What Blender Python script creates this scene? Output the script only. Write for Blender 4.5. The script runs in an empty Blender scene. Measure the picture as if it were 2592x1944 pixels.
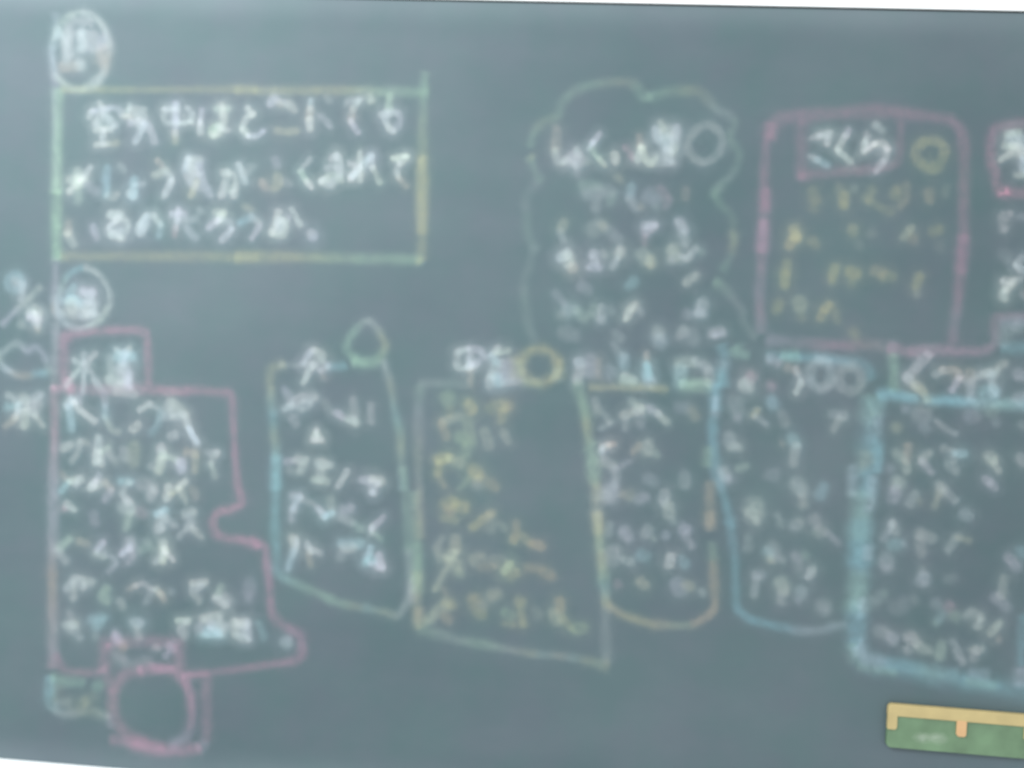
import bpy, math, random
from mathutils import Vector, Matrix

S = bpy.context.scene
col = S.collection
rnd = random.Random(7)

# ---------------------------------------------------------------- camera
# photograph pixels are 2592 x 1944; the chalkboard is the plane y = 0, facing -y
W, H, LENS = 2592.0, 1944.0, 32.0
FPX = LENS / 36.0 * W
DIST = 1.44
YAW, ROLL = math.radians(4.2), math.radians(2.94)
fwd = Vector((-math.sin(YAW), math.cos(YAW), 0))
rgt = Vector((math.cos(YAW), math.sin(YAW), 0))
up = Vector((0, 0, 1))
cr = rgt * math.cos(ROLL) + up * math.sin(ROLL)
cu = up * math.cos(ROLL) - rgt * math.sin(ROLL)
CAM = -fwd * DIST + Vector((0, 0, 1.5))
cam = bpy.data.cameras.new('camera')
co = bpy.data.objects.new('camera', cam)
col.objects.link(co)
M = Matrix(((cr.x, cu.x, -fwd.x, CAM.x), (cr.y, cu.y, -fwd.y, CAM.y), (cr.z, cu.z, -fwd.z, CAM.z), (0, 0, 0, 1)))
co.matrix_world = M
cam.lens = LENS
cam.sensor_width = 36
cam.clip_start = 0.01
cam.clip_end = 100
cam.dof.use_dof = True                       # the phone is focused short of the board
cam.dof.focus_distance = 1.12
cam.dof.aperture_fstop = 32e-3 / 0.0178 * 1.0
cam.dof.aperture_blades = 0
S.camera = co

# ---------------------------------------------------------------- light
S.view_settings.view_transform = 'Standard'
S.view_settings.look = 'None'
S.view_settings.exposure = 0.0
S.view_settings.gamma = 1.0
wd = bpy.data.worlds.new('World')
S.world = wd
wd.use_nodes = True
bg = wd.node_tree.nodes['Background']
bg.inputs[0].default_value = (0.92, 0.965, 0.975, 1)
bg.inputs[1].default_value = 1.18


def lamp(name, loc, target, size, size_y, power, color):
    l = bpy.data.lights.new(name, 'AREA')
    l.shape = 'RECTANGLE'
    l.size = size
    l.size_y = size_y
    l.energy = power
    l.color = color
    o = bpy.data.objects.new(name, l)
    o.location = loc
    o.rotation_euler = (Vector(target) - Vector(loc)).to_track_quat('-Z', 'Y').to_euler()
    col.objects.link(o)
    return o


# daylight from a window to the left
lamp("window_light", (-1.45, -1.7, 2.8), (-0.2, 0, 1.65), 1.4, 1.0, 78, (0.89, 0.97, 1.0))

S.cycles.transparent_max_bounces = 48
S.cycles.max_bounces = 6

# ---------------------------------------------------------------- helpers


def on_board(px, py, lift=0.0):
    """point of the plane y = -lift seen at photograph pixel (px, py)"""
    d = fwd + cr * ((px - W / 2) / FPX) - cu * ((py - H / 2) / FPX)
    t = (-lift - CAM.y) / d.y
    return CAM + d * t


def nodes(name):
    m = bpy.data.materials.new(name)
    m.use_nodes = True
    nt = m.node_tree
    return m, nt, nt.nodes, nt.links, nt.nodes['Principled BSDF']


def plain(name, c, rough=0.5, var=0.08, scale=30.0, bump=0.0):
    m, nt, N, L, P = nodes(name)
    tc = N.new('ShaderNodeTexCoord')
    no = N.new('ShaderNodeTexNoise')
    no.inputs['Scale'].default_value = scale
    no.inputs['Detail'].default_value = 5
    L.new(tc.outputs['Object'], no.inputs['Vector'])
    r = N.new('ShaderNodeValToRGB')
    r.color_ramp.elements[0].position = 0.3
    r.color_ramp.elements[1].position = 0.7
    r.color_ramp.elements[0].color = tuple(v * (1 - var) for v in c) + (1,)
    r.color_ramp.elements[1].color = tuple(min(1, v * (1 + var)) for v in c) + (1,)
    L.new(no.outputs['Fac'], r.inputs['Fac'])
    L.new(r.outputs['Color'], P.inputs['Base Color'])
    P.inputs['Roughness'].default_value = rough
    if bump:
        b = N.new('ShaderNodeBump')
        b.inputs['Strength'].default_value = bump
        b.inputs['Distance'].default_value = 0.001
        L.new(no.outputs['Fac'], b.inputs['Height'])
        L.new(b.outputs['Normal'], P.inputs['Normal'])
    return m


def mesh_obj(name, verts, faces, mat, parent=None, smooth=False):
    me = bpy.data.meshes.new(name)
    me.from_pydata([tuple(v) for v in verts], [], faces)
    me.materials.append(mat)
    if smooth:
        for p in me.polygons:
            p.use_smooth = True
    me.update()
    o = bpy.data.objects.new(name, me)
    col.objects.link(o)
    if parent is not None:
        o.parent = parent
    return o


def bevel(o, w, n=3):
    b = o.modifiers.new('bevel', 'BEVEL')
    b.width = w
    b.segments = n
    b.limit_method = 'ANGLE'
    return o


def box_geo(x0, x1, y0, y1, z0, z1):
    v = [(x0, y0, z0), (x1, y0, z0), (x1, y1, z0), (x0, y1, z0), (x0, y0, z1), (x1, y0, z1), (x1, y1, z1), (x0, y1, z1)]
    f = [(3, 2, 1, 0), (4, 5, 6, 7), (0, 1, 5, 4), (1, 2, 6, 5), (2, 3, 7, 6), (3, 0, 4, 7)]
    return v, f


# ---------------------------------------------------------------- materials
TOP = on_board(1900, 18.6).z
BOT = on_board(140, 1931).z


def board_material():
    m, nt, N, L, P = nodes('chalkboard_slate')
    tc = N.new('ShaderNodeTexCoord')

    def noise(scale, detail, sx=1.0, sz=1.0, rough=0.55):
        mp = N.new('ShaderNodeMapping')
        mp.inputs['Scale'].default_value = (sx, 1, sz)
        L.new(tc.outputs['Object'], mp.inputs['Vector'])
        n = N.new('ShaderNodeTexNoise')
        n.inputs['Scale'].default_value = scale
        n.inputs['Detail'].default_value = detail
        n.inputs['Roughness'].default_value = rough
        L.new(mp.outputs['Vector'], n.inputs['Vector'])
        return n.outputs['Fac']

    def ramp(src, a, b, ca, cb):
        r = N.new('ShaderNodeValToRGB')
        r.color_ramp.elements[0].position = a
        r.color_ramp.elements[1].position = b
        r.color_ramp.elements[0].color = ca + (1,)
        r.color_ramp.elements[1].color = cb + (1,)
        L.new(src, r.inputs['Fac'])
        return r.outputs['Color']

    def mix(fac, a, b, mode='MIX'):
        x = N.new('ShaderNodeMixRGB')
        x.blend_type = mode
        if isinstance(fac, float):
            x.inputs['Fac'].default_value = fac
        else:
            L.new(fac, x.inputs['Fac'])
        for i, s in ((1, a), (2, b)):
            if isinstance(s, tuple):
                x.inputs[i].default_value = s + (1,)
            else:
                L.new(s, x.inputs[i])
        return x.outputs['Color']

    # dark green-grey slate under a film of wiped chalk dust, slightly uneven in hue
    base = ramp(noise(9, 3), 0.35, 0.65, BOARD_A, BOARD_B)
    dust = ramp(noise(2.6, 6, 1.0, 1.0), 0.36, 0.72, (0.0, 0.0, 0.0), (1, 1, 1))
    streak = ramp(noise(6, 4, 0.5, 1.5, 0.6), 0.4, 0.75, (0, 0, 0), (1, 1, 1))
    film = mix(0.3, dust, streak)
    k = N.new('ShaderNodeMath')
    k.operation = 'MULTIPLY'
    k.inputs[1].default_value = 0.05
    L.new(film, k.inputs[0])
    c = mix(k.outputs[0], base, (0.62, 0.66, 0.68))
    # lens flare painted into the colour as paler bands along top and bottom edges
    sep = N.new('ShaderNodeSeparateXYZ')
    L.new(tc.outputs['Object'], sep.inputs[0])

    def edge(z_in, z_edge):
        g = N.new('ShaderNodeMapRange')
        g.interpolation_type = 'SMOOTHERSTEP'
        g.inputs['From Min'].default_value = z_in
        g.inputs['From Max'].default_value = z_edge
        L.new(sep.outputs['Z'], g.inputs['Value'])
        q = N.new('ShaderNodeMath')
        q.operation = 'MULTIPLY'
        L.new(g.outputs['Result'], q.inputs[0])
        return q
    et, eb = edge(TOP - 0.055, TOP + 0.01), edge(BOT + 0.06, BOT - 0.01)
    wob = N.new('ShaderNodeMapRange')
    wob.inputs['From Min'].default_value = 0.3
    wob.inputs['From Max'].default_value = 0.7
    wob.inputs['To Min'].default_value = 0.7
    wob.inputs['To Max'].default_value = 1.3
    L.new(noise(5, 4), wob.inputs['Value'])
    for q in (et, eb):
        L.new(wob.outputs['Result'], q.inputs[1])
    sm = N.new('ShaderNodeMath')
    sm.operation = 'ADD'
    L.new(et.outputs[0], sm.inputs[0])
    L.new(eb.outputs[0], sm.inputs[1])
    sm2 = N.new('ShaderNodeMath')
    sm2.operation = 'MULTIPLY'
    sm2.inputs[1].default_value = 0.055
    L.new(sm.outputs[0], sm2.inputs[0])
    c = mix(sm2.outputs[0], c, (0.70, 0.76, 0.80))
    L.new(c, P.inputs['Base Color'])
    P.inputs['Roughness'].default_value = 0.62
    P.inputs['Specular IOR Level'].default_value = 0.35
    return m


def chalk_material():
    m, nt, N, L, P = nodes('chalk')
    at = N.new('ShaderNodeAttribute')
    at.attribute_name = 'chalk'
    L.new(at.outputs['Color'], P.inputs['Base Color'])
    P.inputs['Roughness'].default_value = 1.0
    P.inputs['Specular IOR Level'].default_value = 0.0
    tc = N.new('ShaderNodeTexCoord')
    no = N.new('ShaderNodeTexNoise')
    no.inputs['Scale'].default_value = 260
    no.inputs['Detail'].default_value = 3
    L.new(tc.outputs['Object'], no.inputs['Vector'])
    n2 = N.new('ShaderNodeTexNoise')
    n2.inputs['Scale'].default_value = 45
    n2.inputs['Detail'].default_value = 2
    L.new(tc.outputs['Object'], n2.inputs['Vector'])

    def rng(src, a, b):
        r = N.new('ShaderNodeMapRange')
        r.inputs['From Min'].default_value = 0.3
        r.inputs['From Max'].default_value = 0.7
        r.inputs['To Min'].default_value = a
        r.inputs['To Max'].default_value = b
        L.new(src, r.inputs['Value'])
        return r.outputs['Result']

    def mul(a, b):
        x = N.new('ShaderNodeMath')
        x.operation = 'MULTIPLY'
        x.use_clamp = True
        L.new(a, x.inputs[0])
        L.new(b, x.inputs[1])
        return x.outputs[0]
    cov = mul(mul(at.outputs['Alpha'], rng(no.outputs['Fac'], 0.72, 1.28)), rng(n2.outputs['Fac'], 0.7, 1.3))
    L.new(cov, P.inputs['Alpha'])
    return m


BOARD_A = (0.062, 0.102, 0.111)
BOARD_B = (0.073, 0.100, 0.117)
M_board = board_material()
M_chalk = chalk_material()
M_white = plain('white_paint', (0.92, 0.92, 0.92), 0.45, 0.02, 12)
M_wall = plain('white_wall_paint', (0.9, 0.9, 0.9), 0.8, 0.02, 8, 0.2)
M_gap = plain('gap_shadow_dark', (0.03, 0.035, 0.035), 0.8)

# ---------------------------------------------------------------- wall and chalkboard
w = mesh_obj('wall', *box_geo(-4, 4, 0.034, 0.15, -0.2, 3.2), M_wall)
w['kind'] = 'structure'

board = bpy.data.objects.new('chalkboard', None)
board.location = (0, 0, BOT)
col.objects.link(board)
board['label'] = 'grey-green school chalkboard covered with coloured chalk notes in Japanese'
board['category'] = 'chalkboard'
bpy.context.view_layer.update()


def part(o):
    o.parent = board
    o.location = Vector(o.location) - Vector(board.location)
    return o


X0, X1 = -1.9, 1.9
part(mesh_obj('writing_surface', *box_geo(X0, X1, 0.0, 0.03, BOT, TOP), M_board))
part(mesh_obj('gap_shadow_strip', *box_geo(X0, X1, -0.002, 0.03, TOP + 0.0002, TOP + 0.0012), M_gap))  # dark strip painted as the shadow line in the gap below the rail
part(bevel(mesh_obj('top_rail', *box_geo(X0 - 0.02, X1 + 0.02, -0.003, 0.0335, TOP + 0.002, TOP + 0.045), M_white), 0.003))
led_v = [(x, y, BOT + z) for x in (X0 - 0.02, X1 + 0.02) for y, z in
         ((0.0335, -0.0005), (-0.055, -0.0005), (-0.062, 0.012), (-0.070, 0.012), (-0.070, -0.022), (0.0335, -0.022))]
led_f = [(5, 4, 3, 2, 1, 0), (6, 7, 8, 9, 10, 11)] + [(i, (i + 1) % 6, 6 + (i + 1) % 6, 6 + i) for i in range(6)]
LEDGE = True

# ---------------------------------------------------------------- chalk
CH = {'w': (0.80, 0.83, 0.83), 'b': (0.70, 0.80, 0.90), 'v': (0.76, 0.74, 0.90), 'g': (0.75, 0.84, 0.74),
      'y': (0.78, 0.73, 0.43), 'e': (0.52, 0.80, 0.60), 'o': (0.84, 0.65, 0.48), 'p': (0.86, 0.43, 0.58),
      'c': (0.36, 0.72, 0.83), 'k': (0.74, 0.79, 0.81)}
GAIN = 0.235
ZOOM = 2212.0 / 648.0
JIT = [(0.0, 0.0, 0.0), (-0.05, 0.02, -0.01), (0.04, -0.02, 0.0), (-0.03, 0.0, 0.04), (0.02, 0.02, -0.04)]
layer = [0]


def spline(pts):
    if len(pts) == 1:
        pts = [pts[0], (pts[0][0] + 2, pts[0][1] + 3)]
    if len(pts) == 2:
        P = [(pts[0][0] + (pts[1][0] - pts[0][0]) * i / 4, pts[0][1] + (pts[1][1] - pts[0][1]) * i / 4) for i in range(5)]
        return P
    q = [(2 * pts[0][0] - pts[1][0], 2 * pts[0][1] - pts[1][1])] + pts + [(2 * pts[-1][0] - pts[-2][0], 2 * pts[-1][1] - pts[-2][1])]
    if pts[0] == pts[-1]:
        q[0], q[-1] = pts[-2], pts[1]
    out = []
    n = 5
    for i in range(1, len(q) - 2):
        a, b, c, d = q[i - 1], q[i], q[i + 1], q[i + 2]
        for k in range(n):
            t = k / n
            out.append(tuple(0.5 * (2 * b[j] + (c[j] - a[j]) * t + (2 * a[j] - 5 * b[j] + 4 * c[j] - d[j]) * t * t +
                                    (3 * b[j] - a[j] - 3 * c[j] + d[j]) * t ** 3) for j in (0, 1)))
    out.append(pts[-1])
    return out


def fall(r, soft):
    e = max(0.0, min(1.0, (1 - r) / soft))
    return e * e * (3 - 2 * e)


LAT = (-1.0, -0.8, -0.6, -0.4, -0.15, 0.15, 0.4, 0.6, 0.8, 1.0)


class Chalk:
    def __init__(self):
        self.s = []                                  # strokes: (points, width, colour, strength)
        self.char = False
        self.base = 'w'

    def stroke(self, pts, width, color, op):
        self.s.append((pts, width, color, op))

    def groups(self, gap=40.0):
        """strokes that touch or nearly touch, largest group first"""
        cl = [spline(st[0]) for st in self.s]
        g = list(range(len(cl)))

        def root(i):
            while g[i] != i:
                i = g[i]
            return i
        for i in range(len(cl)):
            for j in range(i):
                if root(i) != root(j):
                    lim = gap + 0.5 * (self.s[i][1] + self.s[j][1])
                    if any(abs(p[0] - q[0]) < lim and abs(p[1] - q[1]) < lim for p in cl[i] for q in cl[j]):
                        g[root(i)] = root(j)
        d = {}
        for i in range(len(cl)):
            d.setdefault(root(i), []).append(self.s[i])
        out = []
        for v in sorted(d.values(), key=len, reverse=True):
            c = Chalk()
            c.s = v
            c.char = self.char
            c.base = self.base
            out.append(c)
        return out

    def chains(self):
        """pulls of the chalk that follow one another end to end become one line with changing colour, width and pressure"""
        todo = [([tuple(p) for p in st[0]], [st[1]] * len(st[0]), [st[2]] * len(st[0]), [st[3]] * len(st[0])) for st in self.s]
        out = []
        for st in todo:
            if out and not self.char:
                a = out[-1]
                e, b = a[0][-1], st[0][0]
                d = math.hypot(e[0] - b[0], e[1] - b[1])
                if d < 26 and len(a[0]) > 1 and len(st[0]) > 1 and a[0][0] != a[0][-1] and st[0][0] != st[0][-1]:
                    u = Vector((e[0] - a[0][-2][0], e[1] - a[0][-2][1]))
                    v = Vector((st[0][1][0] - b[0], st[0][1][1] - b[1]))
                    if u.length > 0 and v.length > 0 and u.angle(v) < 1.5:
                        k = 1 if d < 14 else 0
                        for q in range(4):
                            a[q].extend(st[q][k:])
                        continue
            out.append(st)
        return out

    def lay(self, st, wa, wb, os_, soft, cap, tint, jit):
        """a line of chalk dust; points and widths in photograph pixels"""
        pts, wl, cl, ol = st
        closed = len(pts) > 3 and pts[0] == pts[-1]
        P = spline(pts)
        m = len(P)
        n0 = max(1, len(pts) - 1)
        par = [min(len(pts) - 1, q / 5.0 if len(pts) > 2 else q / max(1, m - 1)) for q in range(m)]

        def along(vals):
            o = []
            for t in par:
                q = min(int(t), len(vals) - 1)
                f = t - q
                x, y = vals[q], vals[min(q + 1, len(vals) - 1)]
                o.append([u + (v - u) * f for u, v in zip(x, y)])
            for _ in range(8 if n0 > 3 else 0):
                o = [[(o[max(0, q - 1)][c] + 2 * o[q][c] + o[min(m - 1, q + 1)][c]) / 4 for c in range(len(o[0]))] for q in range(m)]
            return o
        A = along([[w, o] + list(c) for w, o, c in zip(wl, ol, cl)])
        layer[0] = (layer[0] + 1) % 90
        z0 = 0.0004 + layer[0] * 0.000012
        rows = []
        for i, p in enumerate(P):
            a, b = P[max(0, i - 1)], P[min(m - 1, i + 1)]
            if closed and i in (0, m - 1):
                a, b = P[-2], P[1]
            t = Vector((b[0] - a[0], b[1] - a[1]))
            t = t.normalized() if t.length > 1e-6 else Vector((1, 0))
            rows.append([Vector(p), t, 0.0, A[i]])
        caps = (0.25, 0.5, 0.7, 0.87, 0.99)
        if not closed:
            s, e = rows[0], rows[-1]
            hs, he = (s[3][0] * wa + wb) * 0.84 * cap, (e[3][0] * wa + wb) * 0.84 * cap
            rows = [[s[0] - s[1] * hs * k, s[1], k, s[3]] for k in reversed(caps)] + rows + [[e[0] + e[1] * he * k, e[1], k, e[3]] for k in caps]
        ja, jb = rnd.choice(JIT), rnd.choice(JIT)
        f1, ph = rnd.uniform(0.02, 0.05), rnd.uniform(0, 6.28)
        base = len(self.v)
        for i, (p, t, k, att) in enumerate(rows):
            n = Vector((-t.y, t.x))
            arc = i * 6.0
            wob = 1 + 0.07 * math.sin(arc * f1 * 3 + ph * 2)
            hw = (att[0] * wa + wb) * 0.84
            lw = math.sqrt(max(0.0, 1 - k * k)) * hw * wob
            mixf = 0.5 + 0.5 * math.sin(arc * f1 + ph)
            op_i = att[1] * os_ * (1 + 0.08 * math.sin(arc * f1 * 1.7 + ph * 3))
            rgb = [max(0.02, min(0.93, tint(att[2 + c], c) + jit * (ja[c] * mixf + jb[c] * (1 - mixf)))) for c in range(3)]
            for sd in LAT:
                q = p + n * (lw * sd)
                rr = math.hypot(k, sd * math.sqrt(max(0.0, 1 - k * k)))
                self.v.append(on_board(q.x, q.y, z0 + i * 0.0000007) - Vector(board.location))
                self.c.append(rgb + [GAIN * op_i * fall(rr, soft)])
        mm = len(LAT)
        for i in range(len(rows) - 1):
            for j in range(mm - 1):
                a = base + i * mm + j
                self.f.append((a, a + 1, a + mm + 1, a + mm))

    def build(self, name, parent):
        self.v, self.f, self.c = [], [], []
        ch = self.chains()
        K = CH['k']
        if self.char:
            B = CH[self.base]
            pull = 0.42
            ch = [(p, w, [[u + (b - u) * pull for u, b in zip(c, B)] for c in cs], [(0.8 if self.base == 'y' else 0.92) * o ** 1.12 for o in os]) for p, w, cs, os in ch]
            a, b, h, cap, jit = 1.9, 14, 0.32, 1.0, 0.7
        else:
            tot = [sum(c[q] * len(p) for p, w, cs, os in ch for c in cs) for q in range(3)]
            cnt = sum(len(p) * len(cs) for p, w, cs, os in ch)
            B = [t / cnt for t in tot]               # one stick of chalk, so the line keeps near one colour
            ch = [(p, w, [[u + (g - u) * 0.25 for u, g in zip(c, B)] for c in cs], [0.74 * o for o in os]) for p, w, cs, os in ch]
            a, b, h, cap, jit = 1.3, 16, 0.26, 0.5, 0.4
        for st in ch:                                # dust smudged around the line, then the line
            self.lay(st, a, b, h, 1.0, cap, lambda u, q: 0.75 * u + 0.25 * K[q], jit)
        for st in ch:
            f = (0.98 if st[3][0] > 0.6 else 1.14) if self.char else 1.24
            self.lay(st, f, 0, 1.0, 0.75 if self.char else 1.0, cap, lambda u, q: u, jit)
        o = mesh_obj(name, self.v, self.f, M_chalk, parent)
        ca = o.data.color_attributes.new('chalk', 'FLOAT_COLOR', 'POINT')
        ca.data.foreach_set('color', [x for c in self.c for x in c])
        return o


def sharp_split(pts):
    """a chalk line that turns back on itself is two touches of the chalk"""
    out, cur = [], [pts[0]]
    for i in range(1, len(pts)):
        cur.append(pts[i])
        if 0 < i < len(pts) - 1:
            a = Vector((pts[i][0] - pts[i - 1][0], pts[i][1] - pts[i - 1][1]))
            b = Vector((pts[i + 1][0] - pts[i][0], pts[i + 1][1] - pts[i][1]))
            if a.length > 0 and b.length > 0 and a.angle(b) > 1.75:
                out.append(cur)
                cur = [pts[i]]
    out.append(cur)
    return out


def parse(text):
    """'# name | label' opens a note, '@x,y' sets the origin, '= ...' its outline, '- ...' one written character"""
    org = (0, 0)
    note = None
    style = ['w', 55.0, 0.8]
    for line in text.strip().splitlines():
        line = line.strip()
        if not line:
            continue
        if line[0] == '#':
            nm, lb = [s.strip() for s in line[1:].split('|')]
            note = {'name': nm, 'label': lb, 'outline': Chalk(), 'chars': []}
            NOTES.append(note)
            continue
        if line[0] == '@':
            org = tuple(float(s) for s in line[1:].split(','))
            continue
        target = note['outline'] if line[0] == '=' else Chalk()
        target.char = line[0] == '-'
        target.base = 'y' if 'yellow writing' in note['label'] and not any(t in line for t in ('w/', 'b/')) else 'w'
        for st in line[1:].split(';'):
            toks = st.split()
            if not toks:
                continue
            if toks[0][0].isalpha():
                h = toks.pop(0).split('/')
                style = [h[0], float(h[1]) if len(h) > 1 else style[1], float(h[2]) if len(h) > 2 else style[2]]
            pts = []
            for tk in toks:
                a, b = tk.split(',')
                pts.append((org[0] + float(a) / ZOOM, org[1] + float(b) / ZOOM))
            if not pts:
                continue
            for seg in sharp_split(pts):
                target.stroke(seg, style[1] / ZOOM, CH[style[0]], style[2])
        if line[0] == '-':
            note['chars'].append(target)


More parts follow.
